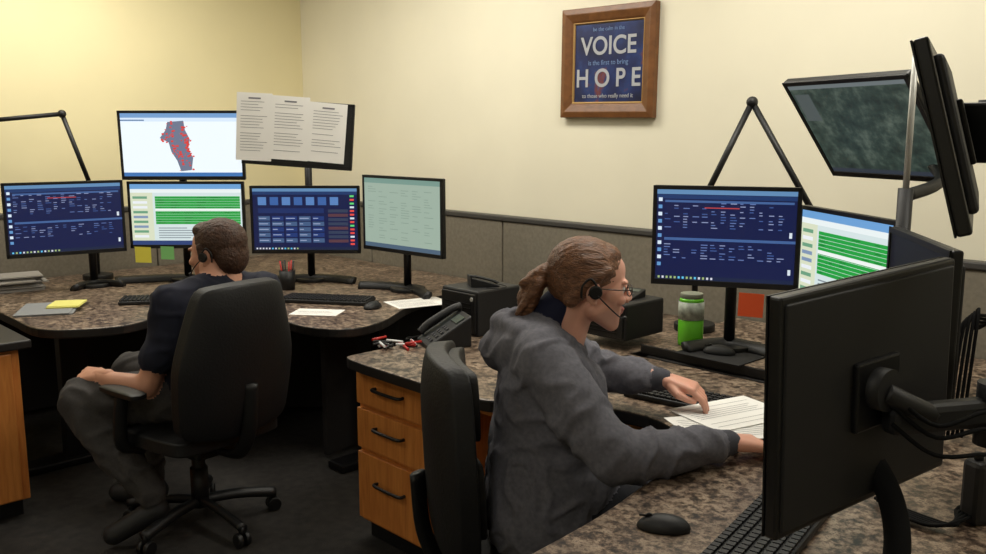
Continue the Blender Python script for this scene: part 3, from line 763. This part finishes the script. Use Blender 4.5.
def note(c,s,m,yaw=0):
    e=top('sticky_note',c,yaw); box('note',(0,0,0),(s,.001,s),m,e,rot=(.08,.03,0),bevel=0)
note((-1.86,4.742,.895),.085,YE); note((-1.73,4.742,.905),.07,GN)
note((.868,2.975,.968),.082,ORG,math.radians(-17))

def eq(c,yaw,s,z):
    e=top('computer_tower',(c[0],c[1],z),yaw); box('case',(0,0,s[2]/2),s,BLK2,e,bevel=.008)
    box('front_panel',(0,-s[1]/2-.004,s[2]/2),(s[0]*.92,.01,s[2]*.86),BLK,e,bevel=.003)
    for k in range(6): box('vent_%d'%k,(0,-s[1]/2-.010,s[2]*.2+k*s[2]*.1),(s[0]*.7,.004,.006),MET,e,bevel=0)
    cyl('power_button',(s[0]*.38,-s[1]/2-.012,s[2]*.82),(s[0]*.38,-s[1]/2-.006,s[2]*.82),.008,SIL,e)
    return e
ry=-A
eq((-.05,3.68),ry,(.22,.24,.185),.73)
eq((.50,3.46),ry,(.24,.24,.14),.765)
def phone(c,yaw,z,name='desk_phone',s=1):
    e=top(name,(c[0],c[1],z),yaw)
    V=[(-.09,-.10,0),(.09,-.10,0),(.09,.10,0),(-.09,.10,0),(-.09,-.10,.02),(.09,-.10,.02),(.09,.10,.14),(-.09,.10,.14)]
    me=bpy.data.meshes.new('body'); me.from_pydata(V,[],[(3,2,1,0),(4,5,6,7),(0,1,5,4),(1,2,6,5),(2,3,7,6),(3,0,4,7)]); finish('body',me,BLK,e,bevel=.008)
    tube('handset',[(-.065,-.09,.048),(-.065,-.05,.085),(-.065,.05,.140),(-.065,.10,.155)],.018,BLK2,e)
    box('display',(.03,.055,.117),(.08,.045,.004),mat('phone_lcd',(70,80,74),.3),e,rot=(.54,0,0),bevel=0)
    for i in range(4):
        for j in range(3): box('key_%d_%d'%(i,j),(.005+j*.026,-.075+i*.024,.038+i*.0145),(.017,.014,.006),mat('phone_key',(50,50,54),.4),e,rot=(.54,0,0),bevel=.001)
    tube('cord',[(-.065,-.1,.03),(-.10,-.14,.01),(-.15,-.12,.008),(-.16,-.05,.006),(-.13,0,.006)],.004,CBL,e)
    e.scale=(s,s,s)
    return e
phone((-.19,3.40),math.radians(-70),.73,s=.88)
hs=phone((-.04,3.68),math.radians(100),.915,'conference_handset'); hs.scale=(.6,.6,.3)
ph=phone((.52,3.46),math.radians(-40),.905,'conference_handset'); ph.scale=(.6,.6,.22)
bt=top('drink_bottle',(.73,3.25,.765),0)
GRN=mat('green_drink',(110,205,50),.25); LAB=mat('bottle_label',(165,172,160),.5,noise_scale=50,noise_amt=.4); 
cyl('body_lower',(0,0,0),(0,0,.10),.046,GRN,bt,bevel=.006); cyl('body_label',(0,0,.10),(0,0,.165),.047,LAB,bt); cyl('shoulder',(0,0,.165),(0,0,.178),.046,GRN,bt,r1=.040); cyl('lid',(0,0,.178),(0,0,.195),.041,mat('lid_grey',(130,135,120),.5),bt,bevel=.002)
mouse((.80,3.10),math.radians(160),.769)
flat('mouse_pad',(.80,3.09),.26,.18,ry,mat('mousepad_black',(24,24,26),.9),.765,th=.004)
keyboard((.63,2.62),ry+.12,.73,w=.46)
keyboard((.545,1.70),math.radians(55),.73,w=.44)
mouse((.355,1.765),math.radians(170),.73)
flat('paper_sheet',(.68,2.46),.29,.22,math.radians(28),PAPER,.757,True)
flat('paper_sheet',(.64,2.35),.28,.22,math.radians(14),PAPER,.754,True)
kk=top('pen_pile',(-.38,3.38,.73),0)
for k in range(18):
    a=random.uniform(0,3.14); x=random.uniform(-.08,.08); y=random.uniform(-.06,.06); z=.006+.004*(k%4)
    cyl('pen_%d'%k,(x-.035*math.cos(a),y-.035*math.sin(a),z),(x+.035*math.cos(a),y+.035*math.sin(a),z),.005,[mat('pen_red',(180,40,36),.4),mat('pen_white',(220,220,220),.4),BLK][k%3],kk)
cb=top('cable_bundle',(0,0,0),0)
for k in range(5):
    o=k*.012
    tube('cable_%d'%k,[(1.20+o,2.30,.74),(1.24+o,2.34,1.02+o),(1.32,2.36+o,1.06-o),(1.42,2.42,1.0+o),(1.50,2.5+o,.9),(1.48,2.6,.78)],.0045,CBL,cb)
    tube('cable_d_%d'%k,[(1.10+o,1.9,.745),(1.0,1.78+o,.75),(.9+o,1.75,.745),(.85,1.85+o,.742)],.004,CBL,cb)
rd=top('hand_radio',(1.03,1.80,.73),.3)
box('body',(0,0,.07),(.07,.05,.14),BLK2,rd,bevel=.012); cyl('antenna',(.02,0,.14),(.02,0,.22),.007,BLK,rd); cyl('knob',(-.015,0,.14),(-.015,0,.155),.009,BLK,rd)

# ---------------------------------------------------------------- lights
LP=mat('light_panel',(255,248,232),emit=2.0)
def light(x,y,p,sx=.6,sy=1.2,col=(1,.955,.85)):
    e=top('ceiling_light',(x,y,2.74),0,'R'); box('trim',(0,0,0),(sx+.06,sy+.06,.02),SIL,e); box('diffuser',(0,0,-.012),(sx,sy,.01),LP,e,bevel=0)
    ld=bpy.data.lights.new('area','AREA'); ld.shape='RECTANGLE'; ld.size=sx; ld.size_y=sy; ld.energy=p; ld.color=col
    o=bpy.data.objects.new('lamp',ld); COL.objects.link(o); o.parent=e; o.location=(0,0,-.025)
light(-4.6,1.6,25); light(-3.4,2.5,21,1.2,.5); light(-1.5,2.5,24,1.2,.5); light(.3,2.4,15,1.2,.5); light(-3.4,-.6,9); light(-.4,-.8,13)  # the front pair of panels is unseen, added as low fill light
wd=bpy.data.worlds.new('w'); sc.world=wd; wd.use_nodes=True; wd.node_tree.nodes['Background'].inputs[0].default_value=(1,.95,.85,1); wd.node_tree.nodes['Background'].inputs[1].default_value=.1

cam=bpy.data.cameras.new('camera'); co=bpy.data.objects.new('camera',cam); COL.objects.link(co)
cam.sensor_width=36; cam.lens=36*900/986; cam.clip_start=.02
co.location=(0,0,1.55); co.rotation_euler=(math.radians(90)-math.atan(147/900),0,A)
sc.camera=co
